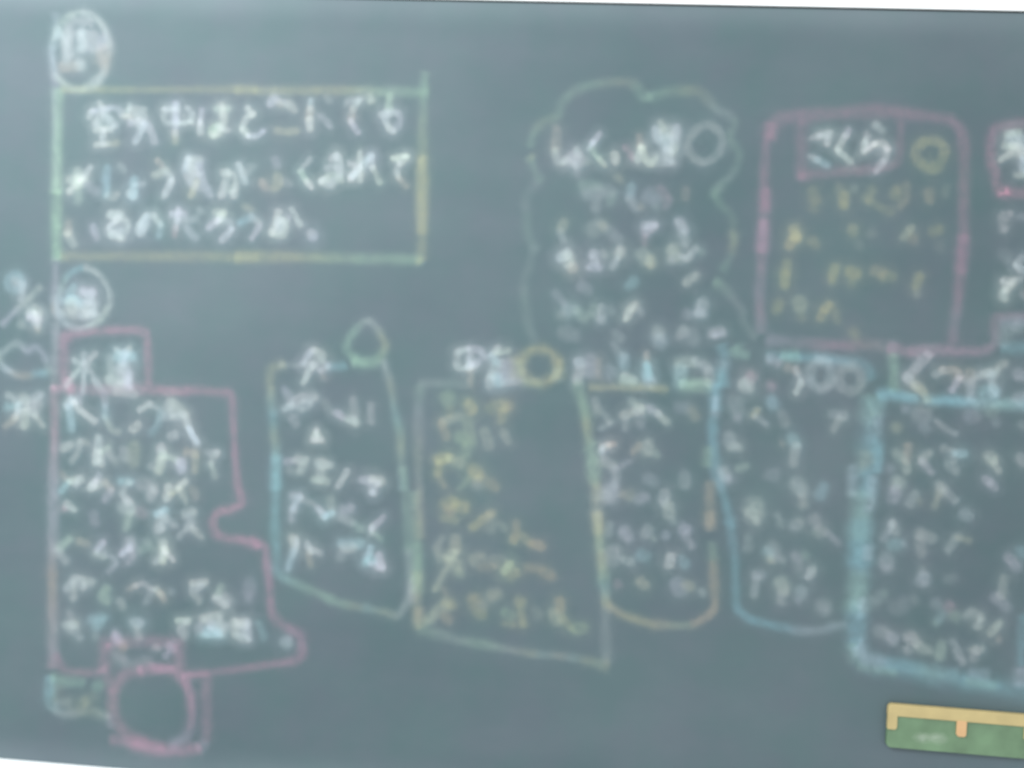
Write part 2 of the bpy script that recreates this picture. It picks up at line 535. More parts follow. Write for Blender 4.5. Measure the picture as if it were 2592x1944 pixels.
NOTES = []
parse('''
# chalk_rule | long pale vertical rule down the left side of the board
@0,0
= b/50/.3 480,120 480,240; v/50/.35 470,640 475,800; k/60/.3 480,800 480,1640
@0,486
= v/55/.4 480,590 478,800; b/60/.6 475,800 475,930; o/55/.4 470,930 472,1000; b/65/.6 475,1010 482,1130; k/55/.3 470,1160 462,1650
@0,960
= p/70/.5 470,90 470,500; v/75/.7 465,500 460,900 455,1400; o/70/.55 450,1420 445,1650
@0,1458
= o/75/.55 450,0 455,170; v/75/.6 455,170 455,600; p/75/.5 460,600 450,780
# chalk_circle | white oval with one character inside at the upper left corner
@0,0
= w/52/.85 700,110 830,155 915,285 950,430; o/60/.5 935,430 925,520; w/70/.95 920,540 890,640 800,730; g/55/.7 800,735 700,775 590,750 490,660; b/55/.8 470,600 450,480 460,370; g/50/.7 455,380 510,230 600,140 700,110
- k/80/.6 600,240 600,460; b/85/1 705,280 705,420; k/90/.65 800,320 800,400; k/60/.5 640,180 780,190; v/70/.5 880,330 880,390; o/90/.5 890,430 870,520; o/75/.45 540,580 640,580; k/95/.7 690,560; b/55/.55 500,250 500,300; w/65/.5 560,300 570,520
# chalk_frame | yellow rectangle round the question in three lines of white writing
@0,0
= e/78/.75 502,780 495,1240 490,1659; y/55/.4 540,775 1200,775 2212,770
@0,486
= e/76/.8 490,0 490,300 492,575; y/70/.4 540,560 1200,555 2212,562
@600,100
= y/65/.5 0,440 900,440; e/70/.5 900,455 1300,450 1640,460; e/65/.45 1625,290 1610,500; y/78/.5 1605,500 1600,1100 1595,1659
@600,400
= y/80/.45 1600,0 1600,500 1590,860; y/80/.5 0,855 500,855; e/75/.5 500,860 1100,870 1590,880; y/60/.5 1575,890
@0,0
- w/48/.75 860,890 890,940; 790,960 772,1015; v/46/.6 800,968 900,945 1010,935 1050,990; k/55/.65 870,1000 820,1075; 910,1000 990,1085; k/90/.5 870,1060 910,1060; w/50/.7 830,1125 960,1115; 890,1120 890,1240; 830,1250 930,1245; y/45/.4 950,1240 1015,1235
- k/45/.55 1125,910 1085,1000; 1120,940 1250,945; o/45/.4 1075,1000 1130,1010; k/55/.6 1130,1000 1250,1010; v/55/.6 1130,1060 1240,1060 1300,1120 1335,1220; b/62/.9 1240,1080 1175,1220; k/70/.4 1190,1050
- k/48/.7 1415,950 1430,1050 1540,1065 1650,1050; w/50/.8 1420,945 1540,945; 1620,935 1660,980 1645,1045; v/58/.9 1518,900 1518,1050; v/55/.7 1518,1050 1515,1150; y/50/.5 1515,1150 1515,1220
- v/48/.7 1745,955 1730,1060; w/50/.8 1730,1060 1728,1150; g/60/.85 1880,945 1965,940; g/62/.9 1915,905 1930,1000 1925,1080 1890,1150 1840,1165; e/55/.65 1840,1165 1825,1120 1880,1090; w/50/.8 1890,1090 1975,1125
@600,100
- w/55/.75 95,595 130,650; k/52/.8 140,640 75,690 45,770; g/52/.85 45,770 90,825; v/50/.75 100,835 180,830 225,795; v/75/.7 290,550 325,510; y/50/.3 370,560
- k/50/.5 360,540 440,550; g/70/.6 460,570 490,600; y/55/.5 350,790 430,800 510,790
- b/48/.6 638,530 632,600; o/52/.6 630,600 620,680; w/60/.9 625,690 632,770; k/50/.35 770,500 800,530; v/50/.5 725,660 800,745
- w/55/.6 960,540 1060,515; k/52/.7 1050,530 1000,610; o/50/.55 1000,610 985,700; v/52/.7 985,705 1010,750 1045,800; g/70/.75 1140,495 1160,520
- e/65/.7 1320,490 1310,590; w/60/.85 1250,650 1370,635; k/55/.8 1300,620 1285,690 1310,760 1350,790; v/52/.5 1350,790 1400,730 1400,650
@0,0
- g/65/.95 600,1550 720,1545; k/50/.75 780,1450 710,1540; g/60/.9 690,1560 600,1659; g/58/.6 672,1480 675,1600; e/60/.5 670,1560 680,1740; v/60/.4 750,1590 830,1659
- c/60/.6 930,1460 918,1560 918,1680; g/50/.5 930,1690 980,1705 1010,1680; k/50/.35 1040,1430 1070,1470
- c/70/.7 1160,1560 1150,1690; b/80/.7 1130,1670 1150,1690; k/50/.5 1170,1600 1230,1590
- o/48/.45 1360,1390 1400,1430; g/55/.6 1340,1515 1430,1475; k/52/.6 1430,1475 1485,1550; w/55/.8 1480,1570 1420,1690
- b/55/.75 1625,1365 1600,1470; k/55/.75 1630,1375 1730,1380; k/85/.75 1650,1440 1690,1490; w/55/.6 1620,1520 1720,1520; v/55/.6 1720,1430 1750,1560 1810,1680; y/55/.75 1700,1570 1650,1690; v/60/.5 1650,1580 1720,1620
- k/60/.8 1930,1490 2020,1520 2035,1600 2020,1690; w/60/.8 1970,1490 1915,1690; g/60/.5 1990,1640
@600,100
- b/55/.8 15,1080 70,1230; k/65/.4 60,1150 140,1100
- v/60/.4 330,1040 345,1080; o/55/.5 215,1230 245,1280; y/60/.5 345,1180 365,1240 320,1285; k/60/.3 400,1220 450,1240
- k/45/.7 630,1035 550,1130; e/50/.75 550,1140 600,1220; w/50/.8 600,1225 640,1275
- k/62/.8 820,1030 860,1010; w/70/.85 860,1010 880,1100 865,1190 800,1250 740,1225; g/60/.75 740,1225 820,1170 895,1215; k/50/.6 780,1110 880,1110
- w/48/.85 1060,980 1065,1100 1062,1215; k/48/.7 975,1075 1060,1095; w/58/1 1050,1110 985,1195; b/58/.95 1000,1180 1100,1065 1160,1005; v/52/.75 1165,1005 1170,1110; g/50/.7 1175,1110 1235,1235
- g/50/1 1350,1025 1470,1005; g/52/.95 1460,1015 1410,1070; k/50/.8 1405,1080 1380,1140 1395,1190; o/48/.5 1400,1200 1460,1265
@0,486
- o/55/.45 590,270 588,360; g/65/.6 595,370 630,440; v/52/.5 805,300 835,395
- w/70/.95 955,195 1035,190; w/55/.85 1030,220 940,310; k/50/.7 1000,250 1090,240 1100,330 1040,400; k/75/.7 1040,395 970,370 1030,330
- b/78/.8 1260,230 1215,350; k/50/.75 1200,290 1260,205 1330,205; w/50/.8 1330,210 1385,280; c/50/.5 1390,290 1375,375
- v/52/.9 1485,190 1590,190; 1540,155 1540,235; k/50/.55 1530,240 1515,320; p/48/.4 1515,310 1505,370; k/55/.4 1610,250 1690,225; v/55/.5 1620,320 1690,400; k/50/.35 1720,150 1740,170
- g/62/.85 1870,175 1930,180; g/58/.8 1930,185 1880,250; v/55/.85 1880,245 1805,305; k/48/.6 1900,240 1975,245 2000,310; v/58/.9 1995,330 1920,415
@600,400
- y/48/.35 70,420 120,445; c/52/.6 35,555 125,510; k/50/.5 130,510 190,560; v/52/.7 190,590 130,690
- w/60/.8 355,470 340,560 300,645; b/85/.85 375,560 370,600; g/60/.8 400,540 420,600 390,665 310,655; w/52/.7 475,445 545,575; v/40/.35 440,500
- v/88/.85 645,662
# chalk_circle | white oval with one character inside beside the slash of the date
@0,486
= c/46/.7 720,655 600,710; e/42/.55 600,710 540,800; b/50/.7 530,820 500,930 505,1050; k/46/.65 510,1070 590,1150 700,1175; g/56/.85 740,1165 830,1125 910,1040; k/46/.6 925,1030 950,930 930,830; w/46/.8 930,830 850,710 720,655
- c/60/.55 630,820 605,880; c/75/.7 560,940 650,930; g/120/.75 620,980; k/60/.5 560,1040 640,1070; c/60/.6 690,960
- v/85/.9 730,860 790,870; b/75/.85 770,900 765,940; b/85/.85 790,960 800,1040; k/80/.7 730,1000 740,1050; k/55/.5 700,1070 820,1060
# chalk_slash | slanting stroke of the date at the left edge
@0,486
= g/50/.6 350,820 220,950; v/48/.55 200,960 100,1060 20,1150
- c/55/.5 130,710 70,760 80,820 150,850 195,800 180,740 130,710; k/70/.5 130,770; k/50/.6 195,810 180,920
- g/62/.6 250,1040 300,1000 335,1050; v/70/.9 260,1070 330,1100; w/60/.9 330,1060 325,1150; o/42/.4 320,1190; k/60/.35 180,1140; g/55/.6 290,1045
# chalk_cloud | small wavy ring below the date at the left edge
@0,486
= k/48/.6 -60,1400 20,1385 90,1330 160,1310; v/48/.65 160,1310 235,1375; v/42/.5 240,1380 310,1335 350,1370 400,1460; e/60/.5 440,1460 430,1560; c/55/.6 400,1565 300,1570; o/55/.5 250,1585 170,1585; b/52/.8 150,1575 80,1545 20,1500; g/52/.6 10,1480 -30,1430
@0,960
- k/55/.6 75,140 160,185; c/60/.6 65,240 150,230; b/60/.75 160,220 145,320; o/48/.5 140,330 50,400; g/65/.6 200,160 225,190; k/75/.7 300,170 340,140; k/75/.6 260,230 330,210; g/65/.6 220,280 210,400; g/50/.75 300,310 370,395; k/60/.5 170,270 300,290
# chalk_balloon | pink tap-shaped outline filled with white writing at the left
@0,486
= p/75/.55 550,1680 552,1500 550,1300 600,1230; p/62/.6 620,1220 900,1200 1200,1200; p/58/.5 1200,1200 1265,1240 1275,1400 1285,1650
@0,960
= p/70/.5 460,80 700,90 1280,90; p/75/.75 1300,90 1500,100; p/60/.3 1500,105 1720,95; p/70/.65 1720,95 1900,115; p/55/.45 1900,120 2000,150; p/55/.45 2000,150 2020,500; p/62/.6 2020,500 2050,900 2085,1060; p/65/.6 2085,1070 2000,1120 1890,1150 1840,1230 1870,1330 1950,1370 2100,1390 2230,1440; p/60/.6 590,0 610,110
@200,1300
= p/65/.6 1490,230 1600,290 1620,400; p/62/.5 1620,400 1645,600 1665,850; p/75/.5 1670,860 1760,960 1890,1040 1925,1120; p/72/.5 1925,1120 1890,1255; p/55/.5 1880,1270 1600,1310; p/55/.45 1600,1315 1300,1355 900,1395
@0,1458
= p/60/.35 490,680 540,800 620,830 860,835
@0,486
- k/48/.7 725,1400 722,1720; 640,1450 695,1500 640,1580 570,1680; k/52/.65 820,1400 740,1490 790,1570 860,1690
- w/42/.6 1010,1360 1040,1400; 1120,1350 1100,1400; c/85/1 1020,1420 1130,1420; b/70/.8 1080,1400 1080,1480; k/110/.75 1060,1530 1080,1640; k/60/.4 950,1430 960,1560; g/85/.75 950,1620 1020,1650; v/75/.7 1110,1560 1110,1680; w/60/.6 1000,1720 1160,1745
@0,960
- b/75/1 620,185 590,225; w/56/1 640,200 700,270 815,360; c/70/.7 600,250 618,420; v/50/.4 700,130 690,190
- v/48/.4 900,110 910,230; c/50/.6 910,240 912,320; g/50/.5 915,340 960,430 1020,465
- w/75/.75 1185,395 1155,430
- w/58/.7 1210,265 1290,215; k/45/.4 1290,215 1380,260; c/50/.4 1390,300 1360,400 1310,465
- k/90/.7 1470,230 1500,300; g/65/.6 1480,190 1600,300; k/70/.5 1430,320 1560,320; k/60/.7 1600,310 1640,430; b/56/1 1635,430 1665,490 1705,550
- k/75/.7 1480,490 1510,480
- w/60/.6 550,600 600,570; k/48/.45 600,570 700,540 660,650 620,710; y/40/.3 740,540
- k/70/.75 850,510 850,600; w/80/.95 850,640 830,710; e/50/.7 880,620 930,590; k/55/.4 930,620 1000,720; w/45/.6 870,700 880,740
- k/70/.45 1070,620 1080,680; y/85/.35 1160,580 1155,720
- k/75/.7 1390,590 1410,660; g/75/.85 1400,690 1370,790; e/60/.7 1400,650 1520,700; k/50/.45 1300,750
- v/85/.95 1560,720 1565,770; o/60/.55 1610,630 1690,640; y/50/.45 1690,660 1685,790
- k/55/.5 1800,635 1870,635 1825,720; g/48/.45 1825,740 1860,840
- c/48/.85 530,970 590,885; g/60/.85 610,880 700,860; o/45/.35 540,820 570,860; k/55/.7 660,910 690,850
- v/48/.5 860,830 820,900; w/60/.85 830,880 785,940; k/55/.55 840,920 910,890; o/50/.5 910,890 960,950; v/48/.6 955,960 905,1040
- c/62/.7 1045,885 1130,885; k/52/.6 1110,900 1060,980 1110,1060
- k/110/.45 1250,910 1300,930; k/70/.6 1330,960 1300,1020
- w/65/.9 1455,930 1440,1025; y/45/.5 1480,990 1540,950; w/58/.9 1530,940 1600,885; g/50/.5 1560,960 1600,1050; o/60/.4 1660,960 1690,1010
- w/60/.75 575,1075 640,1125; p/40/.4 550,1115
- v/70/.3 810,1170 820,1230
- k/85/.6 1060,1110 1130,1120; k/55/.5 1120,1060 1090,1030; e/58/.6 1120,1160 1090,1280
- p/75/.3 1210,1140 1240,1160
- c/60/.9 1355,1165 1430,1130; b/85/.75 1395,1170 1390,1280; k/75/.55 1360,1280; k/50/.5 1440,1200 1510,1260
- k/60/.55 1600,1165 1670,1150; k/75/.5 1640,1190 1640,1260; k/48/.5 1630,1270 1550,1360; w/50/.6 1660,1290 1735,1355
- e/58/.6 600,1380 520,1450; k/60/.45 500,1480 570,1570
- o/60/.55 690,1400 745,1415
- v/58/.85 885,1410 845,1470; g/52/.65 835,1510 890,1530; v/42/.45 910,1500 1000,1560 990,1610 940,1659
- v/75/.6 1120,1400 1120,1450; v/60/.9 1130,1440 1055,1510; v/52/.5 1130,1470 1150,1520 1115,1580
- k/55/.4 1270,1400; e/60/.35 1220,1480 1280,1440
- g/58/1 1415,1410 1415,1480; g/75/1 1420,1480 1405,1560; w/42/.7 1420,1480 1500,1565; k/42/.5 1410,1510 1340,1580
@0,1458
- k/60/.65 580,110 660,25 720,90; g/60/.6 660,30 790,50; k/55/.5 640,90 630,190
- e/60/.55 920,110 880,170 920,220
- k/60/.45 1035,215 1065,265
- o/42/.45 1120,110 1170,85; k/46/.6 1170,85 1240,70 1310,115; k/45/.35 1310,120 1260,230
- g/46/.6 1350,110 1380,150; o/48/.6 1385,150 1415,200; k/50/.3 1480,130
- w/60/.7 1660,60 1775,50; k/52/.65 1740,80 1660,140 1720,215
- e/50/.5 1910,90 1880,160; w/58/.85 1860,190 1950,255; k/85/.6 1950,200
- v/80/.35 2160,60 2150,140; v/60/.25 2145,200
- k/60/.4 610,330 615,420; g/70/.7 570,420 650,420; k/58/.5 630,460 690,530
- c/62/.6 790,380 890,360; c/62/.5 870,400 830,440; k/50/.3 820,520
- v/55/.55 990,490 1030,560
- b/85/.9 1170,400 1200,405; k/55/.5 1180,450 1200,530
- g/58/.8 1540,385 1630,385; k/55/.65 1610,400 1555,470 1600,520
- w/85/.85 1770,370 1880,350; k/70/.7 1900,380 1910,490; c/90/.95 1800,480 1870,490; b/85/.9 1830,420; v/70/.5 1710,450; c/55/.7 1740,515 1910,510; k/55/.45 1950,420
- k/85/.8 2040,410 2120,400; k/90/.75 2070,440 2090,500; v/60/.7 2140,400 2150,540; k/60/.7 2020,400 2030,500; k/60/.65 2040,510 2130,550
@200,1300
- c/55/.4 1555,950 1595,1070
- b/85/.65 1790,1110
# chalk_drawing | pink basin with a round ring at the foot of the pink outline
@0,1458
= p/85/.4 905,820 905,620 960,570 1500,575 1540,640 1550,800; v/60/.45 1420,700 1500,620; k/80/.3 1000,700 1120,760 1300,730; k/45/.3 960,660 1080,720; v/75/.6 990,520 1010,550; o/75/.5 1060,600 1080,625; w/55/.55 1330,610 1370,640; v/90/.6 1470,590; p/75/.85 1210,815 1350,800 1480,810 1560,870; p/68/.7 1560,870 1620,960 1650,1080; p/62/.5 1655,1090 1650,1260; v/75/.5 1655,1260 1600,1390 1480,1460; p/80/.45 1200,815 1060,870 985,1000 975,1150 1010,1260 1100,1370 1250,1430; p/70/.35 900,800 940,900 960,1000; p/70/.5 965,1420 1080,1430; p/95/.95 1130,1440 1300,1480 1400,1500; p/80/.65 1400,1500 1560,1510 1720,1490; p/75/.35 1780,860 1785,1150 1785,1420; v/70/.4 1720,1490 1780,1450; p/60/.35 1600,850 1780,850; v/55/.35 940,1200 960,1300
# chalk_corner | small cyan and green corner mark left of the pink basin
@0,1458
= c/75/.75 430,880 430,1000 425,1080; k/62/.5 420,1090 500,1170 620,1190; y/75/.35 620,1200 760,1170; k/62/.5 760,1200 930,1215; y/100/.18 560,1090 700,1100 830,1040; y/70/.2 500,960 480,1080; e/75/.55 450,880 550,905 650,910; e/62/.4 640,920 720,925; e/75/.45 820,940 870,965; y/75/.35 720,1060 740,1110; k/60/.3 480,1100 600,1100
# chalk_balloon | tall narrow outline with a loop at its top right, filled with white writing
@648,750
= y/65/.5 240,590 140,620 120,720 125,810; c/68/.6 125,820 140,1000 145,1090; y/62/.5 145,1100 160,1220; c/75/.8 165,1240 172,1370; c/75/.55 170,1380 170,1659; k/40/.35 200,590 400,600; c/60/.6 620,610 770,605; e/82/.75 850,560 940,570 1050,545; y/60/.5 1070,540 1115,430 1085,350; k/55/.55 1100,370 1040,270 960,215; e/62/.5 960,210 870,280 795,390 800,480 860,550; k/55/.5 1100,560 1140,680; y/62/.5 1140,700 1170,800; c/55/.5 1170,800 1200,1000; e/62/.5 1200,1000 1240,1160; y/72/.6 1245,1180 1250,1300; c/65/.35 1255,1300 1270,1659
@648,1100
= c/75/.55 170,200 168,500; c/70/.5 168,500 165,800; c/72/.55 165,800 175,1050 190,1200; e/60/.55 180,1210 400,1310 520,1360; e/65/.6 520,1370 650,1430 760,1465; y/58/.5 760,1460 880,1490; c/62/.5 900,1490 960,1500; y/55/.5 980,1500 1100,1530; k/60/.5 1100,1530 1230,1560; k/60/.45 1230,1560 1300,1450 1340,1330 1320,1000; e/70/.35 1270,300 1300,600 1320,1000
@648,750
- v/52/.7 480,470 400,580; g/55/.75 500,465 580,500 570,560; w/55/.85 480,600 410,745; k/60/.7 430,570 510,600; v/65/.75 570,640 615,600; o/42/.35 580,690
- v/55/.4 250,815 300,880; b/58/.85 250,970 300,940; k/72/.65 310,920 400,880 500,870; b/75/.65 400,960 450,920; v/70/.35 320,1060 340,1100
- k/60/.25 600,920 640,1000; v/55/.65 695,1010 740,1040; g/72/.75 800,1060 860,1090; k/60/.45 840,900 850,1030; k/55/.4 990,940 995,1080
- g/75/1 520,1200 530,1220; w/60/.9 500,1240 560,1240; w/42/.8 525,1150 525,1190
- v/55/.45 270,1430 350,1420; g/65/.55 360,1410 420,1420 380,1510; k/50/.3 290,1500
- g/75/.75 570,1430 590,1470; k/55/.55 530,1440 640,1460; g/62/.6 560,1490 560,1580; g/60/.65 510,1585 600,1600
- w/52/.85 790,1510 740,1590 715,1640
- v/75/.75 920,1590 970,1595; w/75/.85 1010,1580 1080,1600; b/75/.85 1040,1630 1015,1680; v/50/.7 1010,1700
@648,1100
- b/65/.7 320,525 375,530; b/62/.7 370,550 325,640; v/52/.45 320,640 310,735
- k/45/.4 400,560 500,600; b/62/.85 540,640 590,705; c/62/.75 600,710 650,680; g/60/.5 655,670 640,560
- v/70/.6 760,650 810,640; k/62/.4 740,720 830,760; e/55/.4 860,780 910,820
- v/52/.75 1100,715 1000,810; w/55/.7 1000,800 1000,850; e/42/.4 1020,860 1080,905
- g/85/.75 320,900 335,940; b/58/.7 355,920 330,1020; c/52/.65 325,1020 275,1155
- w/55/.7 445,945 470,1010; k/55/.6 470,990 550,1020; y/48/.4 450,1030 475,1120
- c/70/.65 740,940 900,945; k/70/.6 760,980 830,980; k/60/.4 720,1060 760,1010
- c/60/1 995,985 960,1070; c/85/.95 960,1100 1000,1090; v/75/.85 1060,1050 1080,1140; v/55/.7 1000,1120 1090,1155
# chalk_balloon | yellow slanted panel below a square ring, with yellow writing
@1040,860
= k/62/.35 80,380 300,370 480,380; e/75/.3 70,400 75,500; v/70/.35 65,500 65,650; y/75/.4 65,650 65,1000; k/60/.3 70,1000 65,1200; o/75/.4 65,1200 70,1400; y/75/.4 75,1420 75,1700; y/75/.6 1268,228 1256,283 1222,331 1170,362 1110,373 1050,362 998,331 964,283 952,228 964,173 998,125 1050,94 1110,83 1170,94 1222,125 1256,173 1268,228; e/70/.4 945,200 940,300; y/70/.3 900,150 890,320; e/70/.35 980,360 1120,385; g/80/.5 1265,260 1260,340; y/70/.3 1290,180 1290,320
@648,1100
= e/70/.4 1370,500 1390,900; e/85/.45 1380,900 1380,1250; v/70/.35 1340,1300 1370,1450; y/78/.45 1400,1200 1390,1500 1410,1659
@1000,1320
= e/80/.45 190,200 190,600; o/70/.35 200,750 200,830; e/85/.4 205,830 220,930 290,950; k/62/.45 300,960 500,1010; e/68/.5 500,1010 640,1040 830,1075; k/58/.4 830,1080 1000,1110; y/58/.5 1000,1115 1180,1140; c/60/.5 1180,1140 1280,1150; o/58/.5 1280,1155 1420,1160; c/60/.5 1430,1165 1540,1175; y/62/.5 1540,1180 1640,1200; e/75/.45 1640,1210 1760,1230; y/95/.4 1740,1240 1830,1240; k/75/.35 1820,760 1820,1000 1830,1200
@1040,860
- k/58/.75 400,110 395,210 430,245 510,230; k/52/.7 410,100 500,85; b/60/.8 510,150 515,230; b/62/.85 500,240 560,210; v/55/.65 510,80 600,90 640,140; v/50/.55 600,160 560,200; o/50/.4 515,270 515,390
- w/55/.75 755,65 700,130; g/55/.7 740,110 840,90; c/55/.6 690,140 740,200; k/85/.65 740,220 700,320; c/85/1 750,330 760,370; v/120/.65 830,240 840,300; k/60/.6 690,320 680,400; k/60/.5 800,370 930,360
- e/95/.45 315,500 325,530; y/55/.3 340,600 330,650
- y/85/.75 500,560 520,600
- y/95/.4 700,590 800,570; o/75/.35 850,560; y/70/.45 800,610 780,690
- k/60/.5 420,660 290,700; o/60/.5 265,720 310,840
- e/95/.5 440,840 470,870; e/75/.35 480,700 520,860 470,980
- k/75/.45 640,800 670,920
- k/65/.5 800,810 840,870
- y/70/.7 230,1030 320,1020; g/65/.6 350,1030 435,1070; y/62/.5 250,1060 225,1150; o/55/.35 235,1180 290,1260; e/50/.35 420,1280 490,1210
- y/95/.65 540,1130 570,1170; o/75/.4 600,1170 720,1270; v/75/.35 570,1240
@648,1100
- y/95/.5 1640,600 1700,590; y/85/.6 1750,620 1800,630; o/75/.4 1670,650; y/62/.35 1620,720 1720,740
- y/62/.55 2040,680 1950,740 1880,800; k/75/.3 2020,700 2030,820
@1000,1320
- o/60/.45 1050,20 1030,150; k/50/.3 900,20 950,60; y/60/.35 1020,160
- y/60/.35 1080,110 1160,180; o/75/.5 1200,200 1260,210
- k/55/.4 400,150 360,230 380,310 450,320; g/75/.6 520,150 530,230; g/75/.6 510,270 460,320; g/85/.6 490,340 550,390; e/65/.4 560,440; g/48/.6 450,390 350,580; o/40/.25 420,580 440,630
- g/85/.5 680,330 730,310; o/60/.3 740,400 860,390; k/75/.3 840,340 920,330
- e/75/.95 990,370 950,430; y/75/.5 1040,440 1000,470
- o/70/.35 1150,400 1250,410; o/75/.4 1280,430 1350,470
- g/75/.55 290,850 370,760 440,720; y/85/.4 450,700 480,720; o/70/.4 430,820 460,850
- o/100/.45 680,680 690,700; g/85/.5 840,640 880,630; y/75/.4 720,790 750,800; k/75/.35 760,720
- e/75/.45 960,790 1000,810; y/75/.4 1060,680 1090,690; y/60/.4 1080,740 1110,890; y/50/.3 950,880 1020,890
- k/75/.3 1210,780 1230,810
- o/75/.55 1420,690 1420,760; g/85/.55 1370,800 1400,850; y/50/.35 1450,840 1510,910; e/85/.5 1560,930 1620,920
# chalk_balloon | test-tube outline with a rounded foot, lime left side and orange right side
@1040,860
= e/75/.6 1440,370 1480,520; e/85/.85 1490,560 1510,640; y/65/.6 1515,680 1520,740; e/75/.75 1525,760 1545,900; e/95/.75 1560,950 1580,1200; y/70/.7 1590,1200 1600,1280; w/72/.65 1605,1290 1605,1480; y/70/.7 1610,1500 1625,1659; y/55/.5 1550,410 1800,410; y/60/.8 1800,410 2050,410; y/55/.6 2050,420 2212,430
@1296,1300
= y/70/.75 735,0 745,120; e/72/.9 750,150 760,280; y/75/.85 770,320 775,380; e/80/.9 775,400 790,550; c/75/.65 795,560 800,640; y/75/.9 800,680 815,770; o/55/.5 840,790 900,840; y/62/.6 900,850 1000,890 1160,940; o/70/.65 1180,945 1270,960; e/60/.35 1290,970 1500,970; o/60/.6 1560,960 1660,900 1750,810; o/75/.55 1750,790 1745,600 1740,430; e/68/.45 1735,380 1730,260; o/75/.5 1715,130 1710,0
@1296,960
= o/75/.5 1710,1250 1710,900; e/85/.75 1460,50 1700,60; e/70/.5 1690,600 1680,740
- b/85/.9 575,-145 590,-140; k/75/.6 590,-80 560,0
- v/85/.4 680,-180 690,-50; o/60/.35 750,-160 750,-30; v/85/.35 840,-80 850,-30
- c/75/.5 960,-180 970,-120; k/75/.6 980,-20 1030,0; e/70/.55 960,0 1050,20
- o/50/.5 1165,-220 1165,-170; c/75/1 1165,-120 1165,-10; c/52/.9 1160,-130 1200,-10; b/75/.7 1180,30 1210,10
@1296,486
- g/80/.6 1450,1480 1560,1470; c/95/.65 1455,1540 1450,1640; k/70/.5 1590,1460 1690,1520; k/75/.5 1700,1560 1700,1640; e/60/.5 1490,1650 1680,1645
@1296,960
- g/60/.4 720,190 740,280; k/42/.4 800,300 845,370; k/40/.4 840,380 770,430
- g/60/.65 1040,195 1110,250; g/65/.65 1110,260 960,310; v/75/.3 1100,300 1110,380; k/52/.35 990,340 980,420
- v/60/.55 1190,250 1260,300; g/50/.6 1260,300 1340,370
- v/85/.3 1450,240 1500,250; y/75/.35 1560,280 1580,320
- w/62/.9 780,590 830,570; o/50/.8 840,565 880,555; b/52/.6 770,620
- g/55/.35 760,730 880,740; k/60/.45 800,690 890,790 890,910; v/45/.3 900,770 1020,710
- o/55/.4 1100,570 1050,630; g/85/.6 1175,570 1175,620; e/50/.3 1250,640
- v/85/.3 1180,860 1220,880
- k/85/.45 1490,840 1490,900
- k/100/.5 790,990 800,1020; v/100/.5 860,950 860,1020
- y/75/.35 970,1000 1020,1000; v/75/.4 1090,1040 1150,1020
- k/75/.6 1320,990 1310,1050; g/85/.6 1350,1100 1360,1160; k/50/.3 1390,1230
- k/60/.3 840,1260 830,1330; v/85/.6 970,1320 1000,1360
- k/75/.5 1170,1300 1150,1340; g/45/.3 1220,1370
- v/60/.4 1325,1340
- v/75/.5 1480,1290 1510,1300; v/55/.45 1500,1350 1550,1440
- k/110/.5 870,1500 880,1550; k/60/.5 970,1560 1030,1580
- c/85/.4 1120,1520 1150,1530
- w/85/.85 1370,1540 1360,1590; c/70/.4 1470,1560 1500,1600
@1296,1300
- y/75/.5 1110,590 1150,620; p/60/.25 910,600
- v/95/.5 1420,610 1450,660; y/75/.45 1510,620 1540,630; k/55/.45 1640,680
# chalk_balloon | rounded blue outline with two small rings at its top, between the tube and the cyan panel
@1296,486
= c/75/.55 1810,1330 1830,1420; b/85/.8 1830,1400 1825,1480; c/95/.85 1815,1560 1810,1660; e/85/.7 1930,1350 1960,1390; e/60/.45 1960,1410 2040,1410
@1296,960
= c/85/.75 1750,60 1755,250; b/55/.9 1760,160 1755,300; c/75/.65 1740,350 1735,500; c/85/.6 1745,500 1750,720; c/75/.65 1770,740 1800,900; c/60/.6 1810,950 1850,1080; c/70/.7 1850,1080 1890,1240
@1700,1300
= c/65/.45 510,130 545,400 560,780; c/60/.7 560,820 620,870 700,920; c/58/.6 700,920 850,960 990,990; b/70/.65 1000,995 1080,1010; k/58/.4 1080,1015 1280,1010; b/70/.65 1290,1005 1370,985; k/55/.4 1380,985 1500,960
@1944,600
= c/66/.5 0,1035 130,1030 420,1045 700,1075; e/85/.5 130,1030 250,1030; b/75/.35 420,1050 700,1080; c/75/.4 760,1080 860,1130 890,1220
- v/70/.55 20,1050 80,1090; p/70/.4 20,1280
- o/60/.5 170,1130 240,1150; k/48/.55 240,1150 290,1230; w/58/.9 290,1250 245,1340
- b/75/.5 545,1190 536,1240 511,1280 475,1302 435,1302 399,1280 374,1240 365,1190 374,1140 399,1100 435,1078 475,1078 511,1100 536,1140 545,1190
- k/72/.38 807,1225 798,1271 771,1307 733,1327 691,1327 653,1307 626,1271 617,1225 626,1179 653,1143 691,1123 733,1123 771,1143 798,1179 807,1225
@1296,960
- p/85/.5 2060,-30; w/110/.85 2010,50 2040,60
- k/110/.3 1930,200 1950,280; v/60/.3 1950,340
- y/52/.45 2120,270 2090,310; k/42/.45 2100,320 2200,390
- k/85/.55 1880,500 1900,560; g/62/.55 1900,580 1960,590
- b/85/.6 1820,790 1840,830; v/65/.4 1870,860; e/60/.35 1960,770 2020,750
@1944,960
- c/85/.55 35,190 40,220
- k/75/.3 120,310 150,370
- k/65/.45 560,300 650,310; k/62/.4 620,340 570,430
- o/40/.3 120,550; c/75/.55 210,510 240,560; k/75/.5 240,590 215,720
- v/85/.3 20,830 60,820
- k/95/.55 240,900 290,960; g/70/.4 300,1020 300,1080
- c/75/.5 480,930 450,1000
- k/50/.3 80,1180 110,1260
- k/75/.45 220,1270 270,1240
